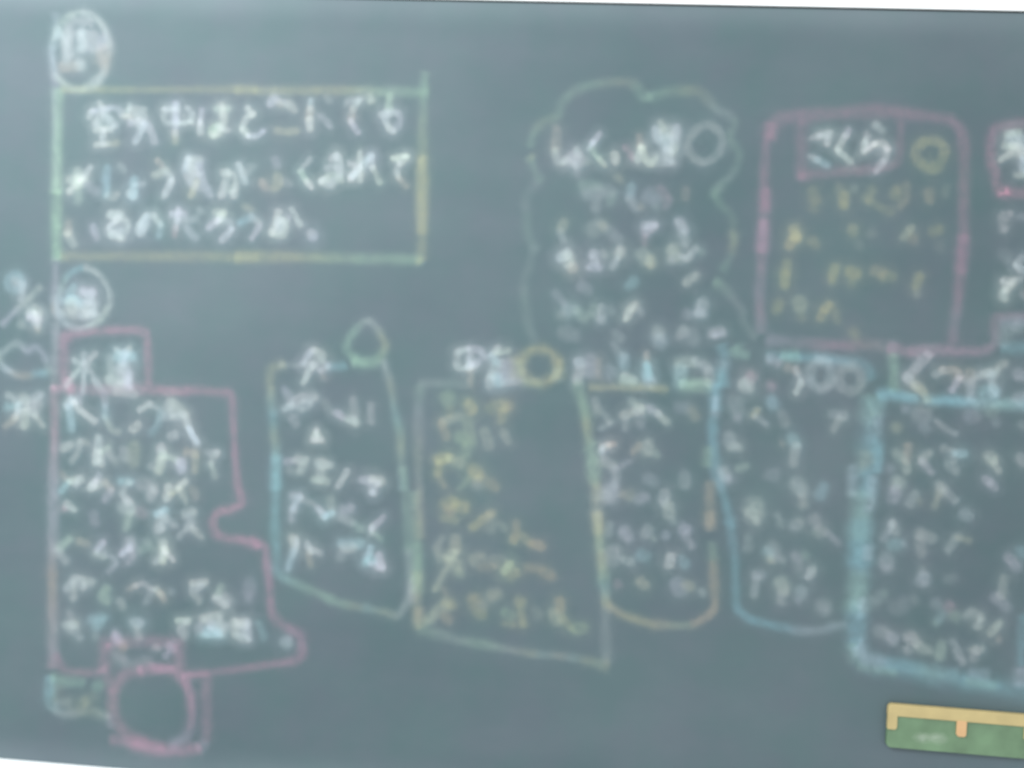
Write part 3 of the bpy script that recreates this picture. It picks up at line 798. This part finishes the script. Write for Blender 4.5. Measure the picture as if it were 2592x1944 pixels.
- k/75/.5 400,1210 420,1260; g/75/.4 430,1320 470,1320; v/52/.35 520,1330 600,1410
@1296,960
- g/140/.65 2090,1110 2085,1150; g/55/.55 2110,1220
@1700,1300
- k/75/.3 660,220 660,300
- c/75/.4 830,330 850,340; k/100/.35 870,300 880,370; y/60/.35 850,390; k/60/.3 950,390
- v/70/.4 1070,370 1090,390; e/60/.3 1150,360; k/75/.3 1090,460
- w/75/.75 1215,490 1185,540
- v/70/.4 720,530 780,530; k/60/.45 740,560 710,700
- g/95/.6 940,600 970,650; k/75/.4 950,700 950,750
- b/80/.6 1120,670 1120,690; v/42/.35 1090,750
- k/105/.45 1310,800 1320,820
# chalk_balloon | thick cyan panel with a pink top line and white writing at the right
@1944,600
= p/80/.6 1050,960 1170,980; p/85/.8 1180,980 1250,990; p/80/.65 1260,980 1550,980; p/72/.55 1560,990 1800,990 1900,970; p/68/.45 1930,960 1960,900 1960,720 2050,690 2250,685; e/72/.7 1080,1020 1090,1180 1090,1330; c/70/.6 960,1375 1100,1370 1370,1405 1750,1425 2250,1455; c/75/.8 960,1370 1040,1350 1120,1370; c/60/.55 1120,1390 1280,1400; c/72/.7 1370,1410 1550,1415 1730,1425; g/75/.6 1750,1430 1860,1450; e/70/.5 1880,1440 2050,1450; b/75/.6 2080,1430 2250,1450; k/100/.5 2180,760 2060,820 2030,920; c/85/.5 2030,960 2250,960; v/75/.4 2020,740 2250,720
@1944,960
= c/150/.42 905,190 885,400 865,600 845,800 825,1000 810,1250 790,1659;
= e/150/.4 900,170 870,330; b/60/.5 950,330 940,440; c/110/.4 900,450 890,560; c/70/.75 945,580 955,700 940,790; y/100/.35 850,640 840,740; c/100/.4 880,800 850,1000; b/75/.5 730,760 730,1000; b/75/.55 900,850 880,1100; e/150/.5 800,1000 790,1350; c/150/.6 795,1250 790,1600; b/70/.65 860,1450 860,1550; b/75/.5 870,1120
@1944,1458
= c/140/.4 790,0 775,250 770,450; c/140/.45 775,560 800,690 900,760 1100,790 1400,850 1700,910 2000,960 2300,1010; e/150/.55 785,0 765,280; b/75/.6 820,200 820,300; c/125/.5 760,300 760,560; b/95/.65 790,600 800,680; e/85/.4 730,600 740,730; b/85/.6 830,720 980,740; c/85/.6 1050,760 1240,790; e/95/.55 1240,790 1420,840; c/85/.45 1380,850 1620,870; e/60/.35 780,780 1100,840; b/95/.45 1750,850 1900,860; c/75/.5 1680,900 2000,950; e/60/.4 1720,910 1960,950; b/110/.75 2190,820 2190,930; c/75/.5 2215,350 2195,600 2190,760
@1944,600
- v/75/.65 1380,1020 1290,1120 1205,1210; k/70/.65 1205,1215 1260,1270; y/75/.7 1270,1280 1340,1340 1370,1400
- k/58/.65 1450,1190 1510,1155; o/60/.6 1510,1150 1630,1155 1655,1210; v/58/.6 1655,1220 1590,1320
- o/75/.45 1745,1170 1745,1230; v/75/.65 1745,1260 1745,1390; k/55/.55 1800,1200 1870,1190; w/75/.85 1880,1180 1970,1170; b/75/.85 1930,1200 1950,1340; c/110/.75 1870,1340 1950,1340; g/55/.55 1990,1120 2050,1090
- v/85/.6 2170,1190 2212,1200; b/85/.6 2150,1400 2212,1390
@1944,960
- k/110/.4 1310,300 1350,310; v/60/.3 1180,250
- k/45/.45 1460,370 1540,430 1620,470; v/85/.3 1350,410
- v/95/.35 1740,320 1780,330; v/60/.25 1970,370; e/85/.25 1930,280
- y/75/.35 1100,410 1120,420; k/60/.3 2190,390
- g/65/.5 1110,640 1160,680; o/62/.5 1210,580 1200,700; g/60/.55 1190,720 1205,790; v/60/.3 1050,760
- k/60/.55 1390,640 1330,700; v/55/.55 1330,710 1410,800
- k/55/.5 1520,600 1600,620; c/70/.8 1620,640 1690,645; k/62/.45 1590,690 1560,730 1620,790
- g/85/.65 1900,670 1940,690; g/55/.6 1950,720 1990,790; v/60/.65 1880,860 1960,935
- k/75/.55 2180,680 2212,720
- g/85/.6 1110,890 1140,900; v/80/.55 1100,960 1080,1030
- k/70/.5 1270,1000 1230,1070; y/50/.3 1310,1050
- k/70/.5 1480,920 1510,950; y/55/.45 1480,980 1440,1090; k/60/.5 1530,960 1615,1045
- b/88/.6 1705,1165 1720,1175
- v/60/.45 1070,1250 1000,1370; k/70/.5 1080,1250 1110,1320; c/80/.5 1080,1430 1130,1420; v/45/.35 1170,1420
- k/85/.5 1320,1340 1410,1370; k/75/.4 1310,1400 1330,1500
- k/65/.45 1640,1360 1560,1470; y/45/.3 1640,1370 1740,1390
- v/75/.55 2080,1540 2150,1620; c/85/.5 2190,1490 2212,1500
- b/100/.5 1020,1550 1030,1610
- g/70/.25 1330,1650
@1944,1458
- b/95/.6 1340,10 1340,40; k/75/.25 1560,30 1600,20
- k/95/.3 930,200 960,180; e/50/.25 1010,140
- v/120/.25 1120,270 1150,260; k/60/.3 1260,200
- v/85/.3 1450,240; p/75/.4 1560,260; c/62/.45 1500,330 1480,370; e/40/.3 1440,400
- e/75/.35 1600,340 1620,360; g/65/.55 1720,340 1770,310 1830,350; g/62/.55 1840,370 1810,430
- g/70/.55 2040,30 2020,160; v/85/.35 1970,180 2060,270
- k/85/.45 960,480 1010,480; b/75/.5 1070,520 1080,560
- w/95/.6 1230,530 1260,560; g/75/.55 1300,600 1380,640; k/55/.45 1200,640
- e/75/.55 1500,600 1485,690; k/60/.45 1600,580 1640,660 1680,740
- w/62/.55 1770,640 1840,630; k/60/.5 1800,660 1780,710
- g/68/.75 2000,410 1930,490; o/50/.25 1990,540
# chalk_balloon | faint green bush-shaped outline with white writing in the middle
@1296,150
= e/60/0.28 250,1050 200,970 150,850; y/75/0.28 165,840; e/60/0.28 160,750 190,630; y/75/0.32 210,600 270,540; e/65/0.24 280,530 400,480 420,400; e/75/0.36 430,380 500,310; e/72/0.32 500,310 600,250 750,215; o/68/0.24 780,205 960,195; e/75/0.40 970,195 1070,235 1130,320; e/75/0.40 1170,335; e/75/0.28 1190,330 1330,285; y/78/0.32 1340,280 1520,270 1640,300; k/68/0.28 1650,310 1760,420 1880,490; e/65/0.24 1890,500 1920,560 1880,680; e/62/0.24 1880,700 1960,800 1950,900; k/62/0.28 1940,920 1880,1020; e/75/0.52 1860,1050 1760,1145; e/60/0.24 1740,1180 1800,1250 1900,1370; y/60/0.20 1920,1400 1920,1600
= k/70/0.18 210,1070 130,1180 120,1300; e/75/0.20 130,1350 130,1500; k/65/0.16 150,1500 220,1650
@1296,486
= y/75/0.24 1920,350 1900,500; e/60/0.24 1880,560 1820,680; e/85/0.40 1760,780 1800,800; k/65/0.28 1800,820 1900,910; k/60/0.20 1900,910 1990,1020 2000,1120 2100,1260; k/65/0.16 180,480 150,650 100,760; e/75/.24 100,800 110,950; k/70/.2 110,970 140,1150 200,1290
@1296,150
- o/70/.45 385,610 380,760; g/58/.55 375,790 390,870 430,895; w/55/.75 450,880 480,870
- v/120/.8 530,860 560,870; k/55/.6 560,780 570,830; k/50/.6 540,910; g/55/.4 640,880
- v/48/.8 760,645 700,720; b/50/.9 700,720 675,765; e/46/.75 690,780 760,870; g/50/.8 760,870 800,915
- g/72/.9 885,830 895,880
- p/50/.5 985,760 1040,850
- o/52/.5 1100,670 1105,740; g/58/.95 1115,760 1080,870; g/58/.95 1120,770 1150,860; g/55/.8 1170,890 1200,905 1240,860; k/50/.4 1240,820
- g/50/.6 1290,550 1300,600; b/75/.85 1240,610 1260,690; b/85/.85 1420,600 1410,680; g/100/.6 1330,620; b/120/.85 1320,720 1340,740; g/75/.75 1400,760 1380,800; k/95/.75 1340,810 1350,870; k/60/.55 1290,890 1390,895
- k/62/.42 1690,565 1620,590 1555,650 1518,730 1540,815 1590,865 1660,888 1740,855 1800,790 1818,710 1800,640 1750,590 1690,565
- v/60/.3 560,980; e/75/.3 620,1090 740,1100; k/80/.35 640,1160 860,1140; e/62/.3 860,1180 850,1240; k/62/.3 730,1200 720,1290
- y/60/.35 910,1020 930,1040
- c/58/.45 1035,1100 1015,1180; k/55/.45 1010,1210 1070,1280; y/50/.3 1110,1270
- v/110/.35 1190,1180 1220,1200; p/62/.3 1280,1120 1350,1200 1330,1260; k/60/.25 1240,1280
- o/65/.22 1500,1130 1500,1190
@1296,486
- y/70/.4 450,270 430,310; k/60/.4 420,350 440,420
- k/100/.4 700,330 750,290; y/60/.35 780,290; k/75/.3 840,330 920,420
- v/62/.75 1140,290 1240,280; v/62/.6 1230,300 1150,340; p/45/.3 1150,390 1145,450
- b/85/.75 1450,260 1490,330; k/75/.5 1470,370 1490,440
- b/75/.85 420,570 480,520; g/100/.8 480,560 500,620; o/75/.5 520,650
- b/85/.8 705,540 715,590; v/62/.75 670,650 750,655; k/60/.4 790,530
- g/85/.8 940,510 930,540; k/55/.7 910,580 870,650
- g/95/.55 1130,540 1160,570; y/75/.55 1200,590 1200,620
- g/100/.65 1390,510 1395,560; v/50/.3 1380,580; w/62/.8 1585,490 1510,575; k/48/.35 1460,550; e/50/.3 1630,510
- v/85/.3 610,820 650,840
- c/70/.5 1055,770 1010,810
- g/62/.6 1590,720 1510,780
- v/55/.3 370,870 450,950; b/95/.5 490,1020 520,1010; e/65/.4 560,1030 620,1090; k/60/.3 420,1060
- b/65/.65 775,1000 770,1100; e/75/.4 690,1050 710,1010
- k/70/.3 850,1020; g/75/.85 1060,980 1030,1000; g/60/.85 1030,1020 985,1095; k/60/.35 1110,1030
- b/80/.65 1650,960 1620,1030; b/60/.5 1590,1050 1660,1050; v/75/.3 1500,1050
- k/100/.3 450,1220 530,1240
- k/75/.3 900,1230 930,1260
- g/85/.45 1260,1200 1270,1220; b/105/.5 1270,1280 1280,1290
- k/70/.5 1480,1190 1450,1240
- k/95/.4 1550,1230 1570,1280
- v/75/.55 1740,1220 1800,1200; v/60/.45 1770,1240 1820,1220
- k/60/.3 970,1420 970,1460; k/50/.25 870,1310 930,1400
# chalk_balloon | faint pink rounded tablet with a ring and yellow writing
@1944,200
= p/95/.4 15,500 60,390 150,330; p/95/.4 150,330 400,310 700,290 1000,270; p/90/.4 1000,275 1200,300; p/80/.35 1200,300 1450,330; p/85/.4 1450,330 1600,370 1680,480; p/85/.35 1680,480 1700,700 1690,900 1690,1300 1670,1659; p/85/.3 290,380 290,850; p/75/.35 280,840 500,810 900,780; p/60/.3 900,780 1060,750 1130,680; p/60/.25 1140,680 1150,380
@1296,150
= p/70/.35 2212,560 2190,800 2180,1000; p/80/.4 2180,1000 2180,1300; p/85/.45 2175,1400 2160,1650
@1296,486
= p/85/.45 2180,0 2180,150; v/75/.35 2180,150 2170,350; p/85/.45 2170,350 2160,600; v/70/.35 2150,600 2140,850; p/75/.5 2140,850 2140,1000; v/85/.4 2130,1000 2150,1200
@1944,600
= v/80/.35 0,880 200,910; p/80/.45 200,920 480,930; p/70/.35 480,940 700,940; o/75/.4 700,940 850,930; v/80/.3 850,930 1100,950; p/85/.4 1690,0 1660,300; p/80/.4 1660,300 1640,560; v/75/.4 1630,560 1610,720; p/75/.35 1610,750 1600,900
@1944,200
- k/45/.6 380,510 450,490; w/70/.95 460,480 530,470; w/50/.8 520,480 510,560; k/48/.6 370,670 430,700; c/50/.65 430,700 510,745
- v/45/.6 700,440 670,500; w/55/.95 670,490 605,605; g/58/.9 610,620 715,715
- k/62/.6 930,400 980,440; k/45/.5 855,470 845,530; w/55/.95 840,540 830,625; w/55/.95 840,620 920,560; w/58/.95 920,560 990,555 1030,600; w/55/.9 1030,610 1000,710; v/55/.7 990,720 935,800
- y/75/.5 1400,535 1335,550 1288,600 1276,660 1305,715 1360,755 1425,780 1475,740 1510,670 1518,605 1490,560 1450,538 1400,535
- y/85/.4 390,980 405,1040; y/60/.25 390,1120
- y/75/.65 655,1010 655,1080; o/60/.2 610,930
- k/60/.2 740,940; y/70/.35 900,960 860,1030; y/60/.3 880,1060 1000,1120 1060,1150
- y/75/.4 1110,960 1100,1010; o/60/.25 1200,920 1200,1020 1140,1100
- o/75/.5 1390,990 1395,1040
- k/60/.2 1540,940 1530,1000
- y/85/.75 225,1310 240,1360; y/75/.75 230,1370 185,1430
- y/75/.3 390,1400 410,1430
- y/75/.45 730,1290 740,1320; k/70/.2 780,1430
- k/75/.2 890,1320; g/60/.5 1235,1290 1170,1370; o/75/.25 1250,1380
- y/75/.4 1430,1320 1470,1300; k/75/.2 1490,1450
@1944,600
- y/75/.45 165,230 160,300; y/75/.6 145,330 145,410
- y/75/.55 575,270 560,330; y/55/.35 550,380; 
- y/90/.6 720,300 750,320; y/60/.3 720,400
- o/85/.35 930,290 980,300; y/75/.35 1000,340 1070,340
- y/70/.5 1310,340 1275,420; k/60/.3 1280,480
- y/75/.4 95,570 75,630
- g/100/.6 270,570 280,590; y/60/.2 290,690
- y/65/.6 530,590 490,630; y/60/.5 480,640 450,700; y/60/.25 590,650 600,720
- y/80/.3 740,820 750,850
# chalk_balloon | pink outline cut off by the right edge above the cyan panel
@1944,200
= p/70/.4 2250,370 2000,420 1940,470; p/80/.45 1935,500 1920,650; p/80/.5 1925,680 1960,800 1990,930; p/85/.65 2040,980 2060,990; p/70/.5 2050,990 2250,980
- b/110/.9 2110,510 2212,560; g/60/.8 2060,480 2160,460; g/60/.8 2050,580 2130,590; w/50/.95 2010,695 2090,645; w/110/.9 2140,600 2212,640; b/75/.95 2200,700 2212,770; g/55/.7 2150,830 2230,830
- k/65/.55 2080,1170 2020,1200 2040,1290
- v/60/.4 2190,1190 2230,1190
- k/85/.25 2040,1510 2060,1550
- b/62/.7 2205,1540 2145,1600; b/60/.65 2150,1610 2212,1660
@1944,600
- w/75/.9 2040,385 2110,380; w/65/.9 2100,410 2060,460; g/75/1 2035,490 2040,520; k/45/.45 2150,380 2180,360
- k/60/.5 2205,490
''')

for note in NOTES:
    gs = note['outline'].groups()
    p = gs[0].build(note['name'], board)
    p['label'] = note['label']
    for c in gs[1:]:
        c.build('chalk_line', p)
    for ch in note['chars']:
        for c in ch.groups():
            c.build('chalk_character', p)

part(bevel(mesh_obj('chalk_ledge', led_v, led_f, M_white), 0.002, 2))

# ---------------------------------------------------------------- green holder at the lower right
M_green = plain('green_plastic', (0.112, 0.185, 0.105), 0.5, 0.22, 22)
M_tan = plain('tan_plastic', (0.43, 0.335, 0.155), 0.5, 0.08, 30)
M_peg = plain('orange_plastic', (0.54, 0.325, 0.16), 0.45, 0.06, 40)
D = 0.010                                    # thickness in front of the board


def P_(x, y, lift):
    return on_board(1944 + x / ZOOM, 1458 + y / ZOOM, lift)


tl, bl = P_(1040, 1105, D), P_(1024, 1485, D)
tr = P_(2300, 1208, D)
ex = (tr - tl)
HW = ex.length
ex.normalize()
ez = Vector((0, 0, 1))
tilt = math.atan2(-(tr.z - tl.z), tr.x - tl.x)
HH = (tl - bl).length
holder = bpy.data.objects.new('chalk_holder', None)
holder.location = (bl.x, 0, bl.z)
holder.rotation_euler = (0, tilt, 0)
col.objects.link(holder)
holder['label'] = 'green plastic holder with tan top rail and orange pegs fixed low on the chalkboard'
holder['category'] = 'chalk holder'
g = 0.0012


def hp(name, x0, x1, y0, y1, z0, z1, mat, bw=0.003):
    o = mesh_obj(name, *box_geo(x0, x1, y0, y1, z0, z1), mat, holder)
    return bevel(o, bw, 3)


k = 1.0 / ZOOM * 0.000621                      # crop pixel to metres near the board
RH = 100 * k


def hp(name, x0, x1, y0, y1, z0, z1, mat, corners, edge=0.0012):
    """rounded plate; corners = radius at (bottom left, bottom right, top right, top left)"""
    out = []
    for (cx, cz, a0), rad in zip(((x0, z0, 180), (x1, z0, 270), (x1, z1, 0), (x0, z1, 90)), corners):
        sx, sz = (1 if cx == x0 else -1), (1 if cz == z0 else -1)
        if rad <= 0:
            out.append((cx, cz))
            continue
        for q in range(6):
            a = math.radians(a0 + 18 * q)
            out.append((cx + sx * rad + rad * math.cos(a), cz + sz * rad + rad * math.sin(a)))
    nn = len(out)
    v = [(x, y0, z) for x, z in out] + [(x, y1, z) for x, z in out]
    f = [tuple(range(nn)), tuple(reversed(range(nn, 2 * nn)))]
    f += [(q, nn + q, nn + (q + 1) % nn, (q + 1) % nn) for q in range(nn)]
    o = mesh_obj(name, v, f, mat, holder)
    return bevel(o, edge, 3)


c1, c2 = 0.007, 0.0045
hp('body', 0.0004, HW - 0.0004, -D + 0.002, -0.0005, 0, HH - 0.004, M_green, (c1, c1, 0, 0))
hp('top_rail', 0.0, HW, -D, -0.0007, HH - RH, HH, M_tan, (0, 0, c1, c1))
hp('end_arm', -0.0002, 76 * k, -D - 0.0003, -0.004, HH - 212 * k, HH - 55 * k, M_tan, (0.002, c2, 0, 0.001), 0.0006)
hp('end_arm', HW - 76 * k, HW + 0.0002, -D - 0.0003, -0.004, HH - 212 * k, HH - 55 * k, M_tan, (c2, 0.002, 0.001, 0), 0.0006)
hp('peg', HW * 0.508 - 40 * k, HW * 0.508 + 40 * k, -D - 0.0008, -0.004, HH - 225 * k, HH - 92 * k, M_peg, (c2, c2, 0.002, 0.002), 0.0008)

# pale rubbed print on the green face
m, nt, N, L, P = nodes('rubbed_print')
P.inputs['Base Color'].default_value = (0.55, 0.62, 0.52, 1)
tc = N.new('ShaderNodeTexCoord')
no = N.new('ShaderNodeTexNoise')
no.inputs['Scale'].default_value = 90
L.new(tc.outputs['Object'], no.inputs['Vector'])
at = N.new('ShaderNodeAttribute')
at.attribute_name = 'fade'
mu = N.new('ShaderNodeMath')
mu.operation = 'MULTIPLY'
L.new(no.outputs['Fac'], mu.inputs[0])
L.new(at.outputs['Fac'], mu.inputs[1])
L.new(mu.outputs[0], P.inputs['Alpha'])
pv, pf, pa = [], [], []
for cx, cz, rx, rz in ((300 * k, 105 * k, 105 * k, 55 * k), (415 * k, 112 * k, 95 * k, 62 * k)):
    y = -D + 0.0016 - 0.0002 * (len(pv) > 0)
    b0 = len(pv)
    for ring, fade in ((0.02, 0.6), (0.4, 0.45), (0.7, 0.18), (1.0, 0.0)):
        for i in range(20):
            a = i / 20 * 2 * math.pi
            pv.append((cx + rx * ring * math.cos(a), y, cz + rz * ring * math.sin(a)))
            pa.append(fade)
    pf += [(b0 + g * 20 + i, b0 + g * 20 + (i + 1) % 20, b0 + g * 20 + 20 + (i + 1) % 20, b0 + g * 20 + 20 + i) for g in range(3) for i in range(20)]
po = mesh_obj('print', pv, pf, m, holder)
fa = po.data.attributes.new('fade', 'FLOAT', 'POINT')
fa.data.foreach_set('value', pa)
